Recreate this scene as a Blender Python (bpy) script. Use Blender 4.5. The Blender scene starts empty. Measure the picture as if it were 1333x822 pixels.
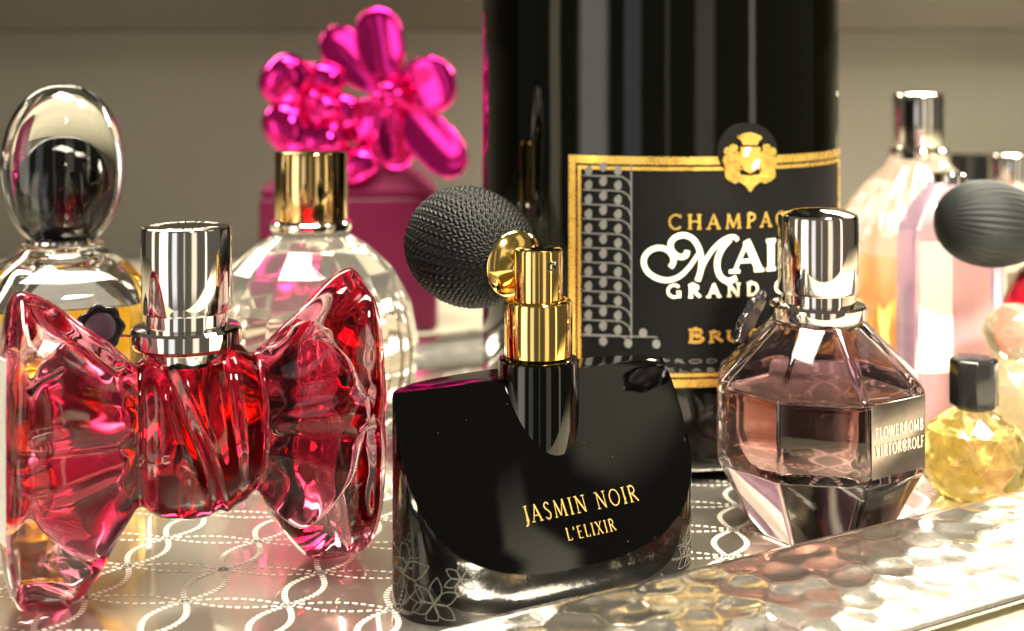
import bpy, bmesh, math, random
from mathutils import Vector, Matrix
random.seed(7)
PI = math.pi
R_ = math.radians
scene = bpy.context.scene
C = scene.collection

# ------------------------------------------------------------------ camera
F = 1700.0            # focal length in pixels of the 1333 px wide photograph
HZ = 90.0             # horizon row
CAMH = 0.125          # camera height above the tray
cam = bpy.data.cameras.new('camera')
cam.sensor_width = 36.0
cam.lens = F / 1333.0 * 36.0
cam.shift_y = -(411.0 - HZ) / 1333.0
cam.clip_start = 0.005
cam.clip_end = 20
cam.dof.use_dof = True
cam.dof.focus_distance = 0.325
cam.dof.aperture_fstop = 11.5
camo = bpy.data.objects.new('camera', cam)
camo.location = (0, 0, CAMH)
camo.rotation_euler = (PI / 2, 0, 0)
C.objects.link(camo)
scene.camera = camo

# ------------------------------------------------------------------ world, lamps, exposure
world = bpy.data.worlds.new('World')
scene.world = world
world.use_nodes = True
bg = world.node_tree.nodes['Background']
bg.inputs[0].default_value = (1.0, 0.88, 0.68, 1)
bg.inputs[1].default_value = 0.10

def area(name, loc, target, sx, sy, watts, col, spread=180, soft=0.0):
    l = bpy.data.lights.new(name, 'AREA')
    l.shape = 'RECTANGLE'; l.size = sx; l.size_y = sy
    l.energy = watts; l.color = col; l.spread = R_(spread)
    if soft:
        l.use_nodes = True
        N = l.node_tree.nodes; L = l.node_tree.links
        em = N['Emission']
        ge = N.new('ShaderNodeNewGeometry'); sp = N.new('ShaderNodeSeparateXYZ')
        L.new(ge.outputs['Parametric'], sp.inputs[0])
        last = None
        for k in (0, 1):
            a = N.new('ShaderNodeMath'); a.operation = 'PINGPONG'; a.inputs[1].default_value = 0.5
            L.new(sp.outputs[k], a.inputs[0])
            r = N.new('ShaderNodeMapRange'); r.interpolation_type = 'SMOOTHSTEP'
            r.inputs[1].default_value = 0.0; r.inputs[2].default_value = soft
            L.new(a.outputs[0], r.inputs[0])
            if last is None: last = r
            else:
                m = N.new('ShaderNodeMath'); m.operation = 'MULTIPLY'
                L.new(last.outputs[0], m.inputs[0]); L.new(r.outputs[0], m.inputs[1])
                L.new(m.outputs[0], em.inputs['Strength'])
    o = bpy.data.objects.new(name, l); C.objects.link(o)
    o.location = loc
    d = Vector(target) - Vector(loc)
    o.rotation_euler = d.to_track_quat('-Z', 'Y').to_euler()
    return o
WARM = (1.0, 0.90, 0.70)
# tall panes of light in front of the shelf (they make the upright streaks in the metal caps)
for nm, az, wdt, rad, col in (('lamp_far_left_pane', -78, 9, 1.6, (1.0, .84, .60)), ('lamp_left_pane', -48, 22, 3.0, (1.0, .91, .76)), ('lamp_front_left_pane', -20, 13, 0.9, (.93, .95, 1.0)),
                              ('lamp_front_pane', 4, 4, 0.55, (1.0, .86, .70)), ('lamp_front_right_pane', 29, 14, 1.0, (1.0, .88, .68)), ('lamp_right_pane', 61, 5, 2.2, (1.0, .88, .64))):
    px_, py_ = -0.02 + .82 * math.sin(R_(az)), 0.33 - .82 * math.cos(R_(az))
    w_ = .82 * 2 * math.tan(R_(wdt) / 2) * 1.25
    area(nm, (px_, py_, 0.06), (-0.02, 0.33, 0.06), w_, 1.0, rad * PI * w_, col, 180, .28)
area('fill_lamp_front_high', (0.32, -0.26, 0.62), (0.19, 0.40, 0.02), 0.16, 0.12, 1.9, WARM, 36)  # added lamp, brightens the right-hand bottles and the white label
area('fill_lamp_right_soft', (0.74, 0.22, 0.55), (0.05, 0.33, 0.04), 0.30, 0.36, 0.24, (1.0, 0.88, 0.62), 180, .2)  # added dim lamp, gives the black bottle's slanted face its olive reflection
# added unseen lamps, high at the back: glare on the right, brighter tray left
area('fill_lamp_back_right', (0.34, 0.80, 0.36), (0.16, 0.38, 0.0), 0.46, 0.10, 8.0, WARM)
area('fill_lamp_back_left', (-0.30, 0.80, 0.38), (-0.08, 0.36, 0.0), 0.50, 0.08, 2.2, WARM)
area('lamp_top', (-0.06, 0.32, 0.75), (-0.04, 0.36, 0.0), 0.36, 0.22, 2.6, (1.0, 0.91, 0.74), 75)
area('lamp_top_right', (0.26, 0.36, 0.62), (0.18, 0.42, 0.0), 0.22, 0.18, 1.6, (1.0, 0.91, 0.74), 75)

scene.view_settings.view_transform = 'Standard'
scene.view_settings.look = 'None'
scene.view_settings.exposure = 0.2
scene.view_settings.gamma = 1.0
scene.view_settings.use_curve_mapping = False
scene.render.engine = 'CYCLES'
cy = scene.cycles
cy.max_bounces = 18; cy.transmission_bounces = 16; cy.glossy_bounces = 8
cy.diffuse_bounces = 4; cy.transparent_max_bounces = 8; cy.volume_bounces = 0
cy.sample_clamp_indirect = 6.0; cy.blur_glossy = 0.6
cy.use_denoising = True

# ------------------------------------------------------------------ helpers
def at(px, py, Z):
    """photograph pixel + depth in metres -> world point"""
    return Vector(((px - 666.5) / F * Z, Z, CAMH - (py - HZ) / F * Z))

def tag(o, label, cat, group=None):
    o['label'] = label; o['category'] = cat
    if group: o['group'] = group
    return o
def thing(name, label, cat, loc, rz=0.0, group=None):
    o = bpy.data.objects.new(name, None)
    o.empty_display_size = 0.01
    o.location = loc; o.rotation_euler = (0, 0, rz)
    C.objects.link(o)
    bpy.context.view_layer.update()
    return tag(o, label, cat, group)
def finish(bm, ang=35.0, smooth=True):
    bmesh.ops.recalc_face_normals(bm, faces=bm.faces)
    lim = R_(ang)
    for f in bm.faces: f.smooth = smooth
    if smooth:
        for e in bm.edges:
            if len(e.link_faces) == 2 and e.calc_face_angle(0) > lim: e.smooth = False
def obj(name, bm, mat, parent=None, ang=35.0, smooth=True, recalc=True):
    if recalc: finish(bm, ang, smooth)
    me = bpy.data.meshes.new(name)
    bm.to_mesh(me); bm.free()
    me.materials.append(mat)
    o = bpy.data.objects.new(name, me)
    C.objects.link(o)
    if parent is not None: o.parent = parent
    return o
def from_grid(bm, rings, close_ring=True, cap0=False, cap1=False, closed_loop=False):
    vs = [[bm.verts.new(p) for p in r] for r in rings]
    n = len(vs[0])
    m = len(vs)
    for i in range(m if closed_loop else m - 1):
        a, b = vs[i], vs[(i + 1) % m]
        for j in range(n if close_ring else n - 1):
            k = (j + 1) % n
            bm.faces.new((a[j], a[k], b[k], b[j]))
    if cap0: bm.faces.new(list(reversed(vs[0])))
    if cap1: bm.faces.new(vs[-1])
    return vs
def revolve(prof, n=48, fr=None, cx=0, cy_=0, bm=None):
    """prof: (r, z) from bottom axis to top axis; r==0 ends close to a point"""
    bm = bm or bmesh.new()
    rings = []
    tips = {}
    for i, (r, z) in enumerate(prof):
        if r <= 1e-9:
            tips[i] = bm.verts.new((cx, cy_, z)); rings.append(None); continue
        ring = []
        for j in range(n):
            a = 2 * PI * j / n
            rr = r * (fr(a, z) if fr else 1.0)
            ring.append(bm.verts.new((cx + rr * math.cos(a), cy_ + rr * math.sin(a), z)))
        rings.append(ring)
    for i in range(len(prof) - 1):
        a, b = rings[i], rings[i + 1]
        for j in range(n):
            k = (j + 1) % n
            if a is None and b is None: continue
            if a is None: bm.faces.new((tips[i], b[k], b[j]))
            elif b is None: bm.faces.new((a[j], a[k], tips[i + 1]))
            else: bm.faces.new((a[j], a[k], b[k], b[j]))
    return bm
def cap_profile(r, z0, z1, bev=0.0006, dome=0.0):
    return [(0, z0), (r - bev, z0), (r - bev * .3, z0 + bev * .3), (r, z0 + bev), (r, z1 - bev), (r - bev * .3, z1 - bev * .3),
            (r - bev, z1), (r * .6, z1 + dome * .65), (r * .3, z1 + dome * .9), (0, z1 + dome)]
def tube(pts, rad, n=10, bm=None, closed=False):
    bm = bm or bmesh.new()
    pts = [Vector(p) for p in pts]
    rings = []
    up = Vector((0, 0, 1))
    for i, p in enumerate(pts):
        if closed: t = pts[(i + 1) % len(pts)] - pts[i - 1]
        else: t = pts[min(i + 1, len(pts) - 1)] - pts[max(i - 1, 0)]
        t.normalize()
        a = t.cross(up)
        if a.length < 1e-4: a = t.cross(Vector((1, 0, 0)))
        a.normalize(); b = t.cross(a)
        r = rad(i / max(1, len(pts) - 1)) if callable(rad) else rad
        rings.append([p + a * (r * math.cos(2 * PI * k / n)) + b * (r * math.sin(2 * PI * k / n)) for k in range(n)])
    from_grid(bm, rings, True, not closed, not closed, closed)
    return bm
def bevel_sharp(bm, off, seg=3, ang=30):
    bmesh.ops.recalc_face_normals(bm, faces=bm.faces)
    es = [e for e in bm.edges if len(e.link_faces) == 2 and e.calc_face_angle(0) > R_(ang)]
    bmesh.ops.bevel(bm, geom=es, offset=off, offset_type='OFFSET', segments=seg, profile=0.5, affect='EDGES', clamp_overlap=True)
def transform(bm, M):
    bmesh.ops.transform(bm, matrix=M, verts=bm.verts)
    return bm
def prism_stack(layers, n, rot, bm=None):
    """layers (R, z): n-gon rings joined into a faceted solid"""
    bm = bm or bmesh.new()
    rings = [[Vector((r * math.cos(rot + 2 * PI * j / n), r * math.sin(rot + 2 * PI * j / n), z)) for j in range(n)] for r, z in layers]
    from_grid(bm, rings, True, True, True)
    return bm
def sm(x, a, b):
    t = max(0.0, min(1.0, (x - a) / (b - a)))
    return t * t * (3 - 2 * t)
def catmull(pts, n=8):
    pts = [Vector(p) for p in pts]
    out = []
    for i in range(len(pts) - 1):
        p0 = pts[max(i - 1, 0)]; p1 = pts[i]; p2 = pts[i + 1]; p3 = pts[min(i + 2, len(pts) - 1)]
        for k in range(n):
            t = k / n
            out.append(0.5 * ((2 * p1) + (p2 - p0) * t + (2 * p0 - 5 * p1 + 4 * p2 - p3) * t * t + (3 * p1 - p0 - 3 * p2 + p3) * t ** 3))
    out.append(pts[-1])
    return out

# ------------------------------------------------------------------ materials
def nt(name):
    m = bpy.data.materials.new(name); m.use_nodes = True
    t = m.node_tree
    return m, t, t.nodes, t.links
def surf(name, col, rough=0.4, metal=0.0, spec=0.5, coat=0.0, var=0.0, vscale=40.0, rvar=0.0, rscale=60.0, bump=0.0, bscale=300.0, col2=None, aniso=None, trans=0.0):
    m, t, N, L = nt(name)
    b = N['Principled BSDF']
    b.inputs['Base Color'].default_value = (*col, 1)
    b.inputs['Roughness'].default_value = rough
    b.inputs['Metallic'].default_value = metal
    b.inputs['Specular IOR Level'].default_value = spec
    b.inputs['Coat Weight'].default_value = coat
    b.inputs['Coat Roughness'].default_value = 0.03
    tc = N.new('ShaderNodeTexCoord')
    def noise(sc, det=4.0):
        n = N.new('ShaderNodeTexNoise'); n.inputs['Scale'].default_value = sc; n.inputs['Detail'].default_value = det
        L.new(tc.outputs['Object'], n.inputs['Vector']); return n
    if var > 0:
        n = noise(vscale)
        mx = N.new('ShaderNodeMix'); mx.data_type = 'RGBA'
        c2 = col2 or tuple(max(0, c * (1 - var)) for c in col)
        mx.inputs[6].default_value = (*col, 1); mx.inputs[7].default_value = (*c2, 1)
        L.new(n.outputs['Fac'], mx.inputs[0]); L.new(mx.outputs[2], b.inputs['Base Color'])
    if rvar > 0:
        n = noise(rscale, 6)
        mr = N.new('ShaderNodeMapRange')
        mr.inputs[1].default_value = .3; mr.inputs[2].default_value = .7
        mr.inputs[3].default_value = max(0, rough - rvar); mr.inputs[4].default_value = rough + rvar
        L.new(n.outputs['Fac'], mr.inputs[0]); L.new(mr.outputs[0], b.inputs['Roughness'])
    if bump > 0:
        n = noise(bscale, 3)
        bp = N.new('ShaderNodeBump'); bp.inputs['Strength'].default_value = bump; bp.inputs['Distance'].default_value = 0.001
        L.new(n.outputs['Fac'], bp.inputs['Height']); L.new(bp.outputs[0], b.inputs['Normal'])
    return m
def glass(name, ior=1.5, absorb=None, depth=0.02, rough=0.0, bump=0.0, bscale=120.0, col=(1, 1, 1)):
    """clear dielectric; absorb = colour left after `depth` metres of it"""
    m, t, N, L = nt(name)
    N.remove(N['Principled BSDF'])
    g = N.new('ShaderNodeBsdfGlass'); g.inputs['IOR'].default_value = ior; g.inputs['Roughness'].default_value = rough
    g.inputs['Color'].default_value = (*col, 1)
    out = N['Material Output']
    L.new(g.outputs[0], out.inputs['Surface'])
    if absorb:
        v = N.new('ShaderNodeVolumeAbsorption')
        sig = [-math.log(max(a, 1e-4)) / depth for a in absorb]
        smx = max(sig) * 1.02
        v.inputs['Color'].default_value = (*[1 - s / smx for s in sig], 1)
        v.inputs['Density'].default_value = smx
        L.new(v.outputs[0], out.inputs['Volume'])
    if bump > 0:
        tc = N.new('ShaderNodeTexCoord')
        n = N.new('ShaderNodeTexNoise'); n.inputs['Scale'].default_value = bscale; n.inputs['Detail'].default_value = 1.0
        L.new(tc.outputs['Object'], n.inputs['Vector'])
        bp = N.new('ShaderNodeBump'); bp.inputs['Strength'].default_value = bump; bp.inputs['Distance'].default_value = 0.002
        L.new(n.outputs['Fac'], bp.inputs['Height']); L.new(bp.outputs[0], g.inputs['Normal'])
    return m
M = {}
M['tray'] = surf('polished_tray_steel', (.80, .75, .66), .085, 1.0, rvar=.05, rscale=90, bump=.03, bscale=35)
M['rim'] = surf('hammered_tray_steel', (.82, .78, .70), .11, 1.0, rvar=.06, rscale=120, bump=.05, bscale=500)
def hazed(m, rough2, fac):
    t = m.node_tree; N = t.nodes; L = t.links
    b = N['Principled BSDF']
    b2 = N.new('ShaderNodeBsdfGlossy'); b2.inputs['Color'].default_value = b.inputs['Base Color'].default_value; b2.inputs['Roughness'].default_value = rough2
    mx = N.new('ShaderNodeMixShader'); mx.inputs[0].default_value = fac
    L.new(b.outputs[0], mx.inputs[1]); L.new(b2.outputs[0], mx.inputs[2])
    L.new(mx.outputs[0], N['Material Output'].inputs['Surface'])
    if b.inputs['Normal'].is_linked: L.new(b.inputs['Normal'].links[0].from_socket, b2.inputs['Normal'])
hazed(M['tray'], .42, .38); hazed(M['rim'], .36, .15)
M['dash'] = surf('etched_white_marks', (.68, .65, .58), .45, 0.0, var=.08, vscale=300)
M['table'] = surf('pale_table', (.52, .49, .38), .35, var=.12, vscale=25, bump=.05, bscale=200)
M['wall'] = surf('olive_grey_wall', (.185, .176, .150), .75, var=.14, vscale=9, bump=.05, bscale=150)
M['shade_band'] = surf('brown_shade_band', (.078, .066, .047), .6, var=.2, vscale=12)  # shadow below a shelf, put into the colour of the upper wall
M['chrome'] = surf('silver_plate', (.88, .85, .80), .06, 1.0, rvar=.055, rscale=45)
M['gold'] = surf('gold_plate', (.93, .66, .22), .08, 1.0, rvar=.055, rscale=45)
M['gold_dark'] = surf('antique_gold_plate', (.72, .50, .22), .09, 1.0, rvar=.055, rscale=45)
M['rose_gold'] = surf('rose_silver_plate', (.90, .82, .76), .06, 1.0, rvar=.055, rscale=45)
M['black'] = surf('black_lacquered_glass', (.0004, .0004, .0004), .03, 0, .5, rvar=.02, rscale=300)
def dusty(m, col=(.06, .057, .05), sc=1500.0, cut=.80):
    t = m.node_tree; N = t.nodes; L = t.links; b = N['Principled BSDF']
    tc = N.new('ShaderNodeTexCoord'); n = N.new('ShaderNodeTexNoise'); n.inputs['Scale'].default_value = sc; n.inputs['Detail'].default_value = 1.0
    L.new(tc.outputs['Object'], n.inputs['Vector'])
    r = N.new('ShaderNodeMapRange'); r.inputs[1].default_value = cut; r.inputs[2].default_value = cut + .03
    L.new(n.outputs['Fac'], r.inputs[0])
    mx = N.new('ShaderNodeMix'); mx.data_type = 'RGBA'
    mx.inputs[6].default_value = b.inputs['Base Color'].default_value; mx.inputs[7].default_value = (*col, 1)
    L.new(r.outputs[0], mx.inputs[0]); L.new(mx.outputs[2], b.inputs['Base Color'])
dusty(M['black'])
M['black_plastic'] = surf('black_plastic', (.008, .008, .008), .12, 0, .5, rvar=.05, rscale=200)
M['knit'] = surf('black_knit_net', (.0020, .0020, .0022), .42, 0, .2, var=.4, vscale=900)
M['bulb'] = surf('black_ribbed_rubber', (.006, .0075, .008), .55, 0, .18, rvar=.08)
M['wine'] = surf('dark_bottle_glass', (.0007, .0009, .0004), .04, 0, .38, rvar=.03, rscale=40, bump=.16, bscale=22)
M['label'] = surf('charcoal_label_paper', (.0032, .0032, .0034), .55, 0, .12, var=.35, vscale=90, bump=.05, bscale=900)
M['foil'] = surf('gold_foil_print', (.90, .58, .13), .28, .85, rvar=.08, rscale=400)
M['cream'] = surf('cream_print', (.85, .80, .58), .5, var=.05)
M['vine'] = surf('grey_vine_print', (.14, .14, .14), .55, 0, .2, var=.3, vscale=500)
M['fine'] = surf('fine_grey_print', (.075, .072, .07), .55, 0, .2)
M['silver_ink'] = surf('silver_blue_print', (.50, .52, .60), .4)
M['goldtext'] = surf('gold_lettering', (.50, .34, .10), .38, .7, var=.15, vscale=900)
M['etch'] = surf('pale_etching', (.07, .067, .06), .5, var=.4, vscale=900)
M['paper'] = surf('white_paper_label', (.85, .84, .80), .6, var=.04)
M['magenta'] = surf('magenta_lacquer', (.12, .001, .034), .45, .0, .3, coat=.0, var=.2, vscale=25)
M['petal'] = surf('metallic_pink_petal', (.76, .018, .28), .09, .92, rvar=.05, rscale=120)
M['petal_lid'] = surf('magenta_lid', (.13, .0015, .04), .6, .0, .2, coat=.0)
M['seal'] = surf('black_wax_seal', (.010, .009, .011), .18, 0, .5, rvar=.08, rscale=300, bump=.2, bscale=500)
M['seal_face'] = surf('plum_seal_face', (.06, .03, .05), .22, 0, .5)
M['cap_text'] = surf('pale_engraving', (.92, .90, .85), .35, .3)
# glasses
M['bow_glass'] = glass('pink_bow_glass', 1.5, (.965, .75, .82), .02, bump=.035, bscale=90)
M['bow_liquid'] = glass('red_bow_liquid', .94, (.52, .022, .075), .017, bump=.03, bscale=100)
M['clear'] = glass('clear_glass', 1.5, (.985, .985, .97), .03)
M['clear_wavy'] = glass('clear_cut_glass', 1.5, (.99, .98, .96), .03, bump=.05, bscale=90)
M['pale_liquid'] = glass('pale_rose_liquid', .907, (.97, .90, .84), .04)
M['amber'] = glass('amber_liquid', .907, (.92, .55, .06), .035)
M['orange'] = glass('orange_liquid', .907, (.95, .62, .22), .03)
M['smoke'] = glass('mauve_glass', 1.5, (.87, .80, .81), .03)
M['mauve_air'] = glass('mauve_inner_space', .70, (.38, .27, .36), .035)
M['brown_liquid'] = glass('tea_brown_liquid', .907, (.46, .30, .28), .035)
M['lilac'] = glass('lilac_glass', 1.45, (.82, .62, .74), .025, rough=.06)
M['red'] = glass('ruby_glass', 1.5, (.62, .06, .13), .02)
M['yellow_liq'] = glass('lemon_liquid', .93, (.998, .97, .58), .02)
def glow_mix(m, col, fac):  # diffuse share put in so glass and liquid look brightly lit and glowing
    t = m.node_tree; N = t.nodes; L = t.links
    out = N['Material Output']; src = out.inputs['Surface'].links[0].from_socket
    tr = N.new('ShaderNodeBsdfTranslucent'); tr.inputs[0].default_value = (*col, 1)
    df = N.new('ShaderNodeBsdfDiffuse'); df.inputs[0].default_value = (*col, 1)
    m1 = N.new('ShaderNodeMixShader'); m1.inputs[0].default_value = .5
    L.new(tr.outputs[0], m1.inputs[1]); L.new(df.outputs[0], m1.inputs[2])
    m2 = N.new('ShaderNodeMixShader'); m2.inputs[0].default_value = fac
    L.new(src, m2.inputs[1]); L.new(m1.outputs[0], m2.inputs[2]); L.new(m2.outputs[0], out.inputs['Surface'])
glow_mix(M['yellow_liq'], (.98, .88, .36), .12)
glow_mix(M['orange'], (.90, .55, .20), .35)
M['fluted'] = glass('pressed_fluted_glass', 1.5, (.985, .98, .96), .03); glow_mix(M['fluted'], (.92, .90, .84), .14)
M['cut'] = glass('cut_crystal', 1.5, (.985, .98, .96), .03); glow_mix(M['cut'], (.92, .90, .86), .06)
glow_mix(M['lilac'], (.70, .61, .73), .26)
M['gold_glass'] = glass('champagne_glass', 1.5, (.97, .90, .70), .02)
M['pebble'] = glass('pebble_glass', 1.5, (.97, .92, .80), .02); glow_mix(M['pebble'], (.92, .84, .64), .18)

# ------------------------------------------------------------------ stroke lettering
def arc(cx, cy2, rx, ry, a0, a1, n=14):
    return [(cx + rx * math.cos(R_(a0 + (a1 - a0) * i / n)), cy2 + ry * math.sin(R_(a0 + (a1 - a0) * i / n))) for i in range(n + 1)]
def font(T, t, serif=True):
    """capital letters as pen strokes: {letter: (advance, [(points, width)])}"""
    def S(x, y, w=.26): return [([(x - w / 2, y), (x + w / 2, y)], t)] if serif else []
    e = t / 2
    G = {}
    G['A'] = (.80, [([(.08, e), (.40, 1)], t), ([(.37, 1), (.70, e)], T), ([(.20, .36), (.58, .36)], t)] + S(.08, e) + S(.70, e))
    G['B'] = (.68, [([(.14, 0), (.14, 1)], T), ([(.14, 1 - e), (.34, 1 - e)] + arc(.34, .76, .18, .24 - e, 90, -90) + [(.14, .52)], t * 1.3),
                    ([(.14, .52), (.36, .52)] + arc(.36, .26, .22, .26 - e, 90, -90) + [(.14, e)], t * 1.4)] + S(.1, e, .16) + S(.1, 1 - e, .16))
    G['C'] = (.80, [(arc(.44, .5, .36, .5 - e, 42, 318, 26), (T + t) / 2), ([(.71, .98), (.71, .74)], t)])
    G['D'] = (.82, [([(.14, 0), (.14, 1)], T), ([(.14, 1 - e), (.34, 1 - e)] + arc(.34, .5, .38, .5 - e, 90, -90, 20) + [(.14, e)], (T + t) / 2)] + S(.1, e, .16) + S(.1, 1 - e, .16))
    G['E'] = (.62, [([(.14, 0), (.14, 1)], T), ([(.10, 1 - e), (.54, 1 - e)], t), ([(.14, .52), (.46, .52)], t), ([(.10, e), (.58, e)], t)])
    G['F'] = (.58, [([(.14, 0), (.14, 1)], T), ([(.10, 1 - e), (.54, 1 - e)], t), ([(.14, .52), (.46, .52)], t)] + S(.14, e))
    G['G'] = (.86, [(arc(.44, .5, .36, .5 - e, 42, 330, 26), (T + t) / 2), ([(.73, .02), (.73, .44)], T), ([(.56, .44), (.82, .44)], t)])
    G['H'] = (.86, [([(.16, 0), (.16, 1)], T), ([(.70, 0), (.70, 1)], T), ([(.16, .52), (.70, .52)], t)] + S(.16, e) + S(.16, 1 - e) + S(.70, e) + S(.70, 1 - e))
    G['I'] = (.34, [([(.17, 0), (.17, 1)], T)] + S(.17, e) + S(.17, 1 - e))
    G['J'] = (.42, [([(.26, 1), (.26, .1)] + arc(.10, .1, .16, .22, 0, -110, 8), T)] + S(.26, 1 - e))
    G['K'] = (.78, [([(.16, 0), (.16, 1)], T), ([(.64, 1), (.2, .48)], t), ([(.30, .58), (.70, 0)], T)] + S(.16, e) + S(.16, 1 - e))
    G['L'] = (.62, [([(.16, 0), (.16, 1)], T), ([(.10, e), (.56, e)], t), ([(.56, 0), (.56, .2)], t)] + S(.16, 1 - e))
    G['M'] = (1.02, [([(.12, e), (.20, 1)], t), ([(.18, 1), (.50, .08)], T), ([(.50, .08), (.82, 1)], t), ([(.82, 1), (.88, e)], T)] + S(.12, e, .2) + S(.88, e))
    G['N'] = (.90, [([(.16, e), (.16, 1)], t), ([(.14, 1), (.72, .04)], T), ([(.73, 0), (.73, 1)], t)] + S(.16, e) + S(.10, 1 - e, .2) + S(.73, 1 - e))
    G['O'] = (.92, [(arc(.46, .5, .38, .5 - e, 0, 360, 32), (T + t) / 2)])
    G['P'] = (.66, [([(.16, 0), (.16, 1)], T), ([(.14, 1 - e), (.34, 1 - e)] + arc(.34, .72, .24, .28 - e, 90, -90) + [(.16, .44)], (T + t) / 2)] + S(.16, e))
    G['R'] = (.76, [([(.16, 0), (.16, 1)], T), ([(.14, 1 - e), (.34, 1 - e)] + arc(.34, .75, .22, .25 - e, 90, -90) + [(.16, .5)], (T + t) / 2), ([(.34, .5), (.72, e)], T)] + S(.16, e) + S(.10, 1 - e, .14))
    G['S'] = (.58, [(catmull_2([(.46, .84), (.38, .95), (.24, .96), (.12, .84), (.14, .68), (.28, .55), (.42, .42), (.48, .26), (.40, .09), (.24, .03), (.08, .16)]), (T + t) / 2)])
    G['T'] = (.72, [([(.36, 0), (.36, 1)], T), ([(.06, 1 - e), (.66, 1 - e)], t)] + S(.36, e))
    G['U'] = (.84, [([(.16, 1), (.16, .36)] + arc(.42, .36, .26, .33, 180, 360, 14) + [(.68, 1)], (T + t) / 2)] + S(.16, 1 - e) + S(.68, 1 - e))
    G['V'] = (.80, [([(.08, 1), (.40, 0)], T), ([(.40, 0), (.72, 1)], t)])
    G['W'] = (1.1, [([(.06, 1), (.30, 0)], T), ([(.30, 0), (.54, 1)], t), ([(.54, 1), (.78, 0)], T), ([(.78, 0), (1.02, 1)], t)])
    G['X'] = (.78, [([(.10, 1), (.66, 0)], T), ([(.66, 1), (.10, 0)], t)] + S(.10, e) + S(.66, e) + S(.10, 1 - e) + S(.66, 1 - e))
    G['Y'] = (.78, [([(.08, 1), (.38, .48)], T), ([(.68, 1), (.38, .48)], t), ([(.38, .48), (.38, 0)], T)] + S(.38, e))
    G['&'] = (.86, [(arc(.43, .5, .36, .46, 20, 340, 24), t), (arc(.45, .48, .16, .20, 0, 360, 16), t), ([(.61, .68), (.61, .30), (.76, .30)], t)])
    G["'"] = (.26, [([(.13, 1), (.11, .74)], T)])
    G[' '] = (.40, [])
    return G
def catmull_2(pts): return [(p[0], p[1]) for p in catmull([(a, b, 0) for a, b in pts], 4)]
def ribbon(bm, pts, w, mapf, k=0):
    """flat pen stroke; mapf(x, y, lift) -> 3-D"""
    P = [Vector((p[0], p[1])) for p in pts]
    wf = w if callable(w) else (lambda s: w)
    L, Rr = [], []
    n = len(P)
    closed = (P[0] - P[-1]).length < 1e-9
    for i in range(n):
        a = P[i] - P[i - 1] if i > 0 else (P[-1] - P[-2] if closed else P[1] - P[0])
        b = P[i + 1] - P[i] if i < n - 1 else (P[1] - P[0] if closed else P[-1] - P[-2])
        a = a.normalized(); b = b.normalized()
        t = (a + b)
        t = t.normalized() if t.length > 1e-6 else b
        nn = Vector((-t.y, t.x))
        c = max(.5, nn.dot(Vector((-b.y, b.x))))
        h = wf(i / (n - 1)) / 2 / c
        L.append(bm.verts.new(mapf(*(P[i] + nn * h), k))); Rr.append(bm.verts.new(mapf(*(P[i] - nn * h), k)))
    for i in range(n - 1):
        bm.faces.new((Rr[i], Rr[i + 1], L[i + 1], L[i]))
def densify(pts, step):
    out = [pts[0]]
    for a, b in zip(pts, pts[1:]):
        d = math.hypot(b[0] - a[0], b[1] - a[1]); n = max(1, int(d / step))
        for i in range(1, n + 1): out.append((a[0] + (b[0] - a[0]) * i / n, a[1] + (b[1] - a[1]) * i / n))
    return out
def write(bm, text, h, mapf, x0=None, x1=None, y=0.0, T=.15, t=.07, serif=True, track=.0, small=None, lift=0):
    """text of cap height h from x0 to x1 on baseline y (x scaled to fit); small = size of letters after a word's first"""
    G = font(T, t, serif)
    items = []; x = 0.0; first = True
    for ch in text:
        s = 1.0 if (first or not small) else small
        adv, st = G[ch]
        items.append((x, s, st)); x += (adv + track) * s
        first = ch == ' '
    W = x - track
    sx = (x1 - x0) / W if x1 is not None else h
    k = lift
    for xo, s, st in items:
        for pts, w in st:
            q = [(x0 + (xo + p[0] * s) * sx, y + p[1] * s * h) for p in densify(pts, .25)]
            ribbon(bm, q, w * s * (h * .6 + sx * .4), mapf, k); k += 1
    return k
def fill(bm, pts, mapf, k=0):
    bm.faces.new([bm.verts.new(mapf(x, y, k)) for x, y in pts])

# ================================================================== SETTING
def slab(name, x0, x1, y0, y1, z0, z1, mat):
    bm = bmesh.new()
    bmesh.ops.create_cube(bm, size=1.0)
    for v in bm.verts:
        v.co = Vector((x0 if v.co.x < 0 else x1, y0 if v.co.y < 0 else y1, z0 if v.co.z < 0 else z1))
    o = obj(name, bm, mat); o['kind'] = 'structure'
    return o
slab('table_surface', -1.3, 1.3, 0.19, 0.86, -0.03, -0.0016, M['table'])
slab('wall', -1.6, 1.6, 0.862, 0.90, -0.03, 0.150, M['wall'])
slab('wall_shade_band', -1.6, 1.6, 0.850, 0.90, 0.1505, 0.60, M['shade_band'])  # dark strip standing in for the shadow of a shelf above

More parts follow.
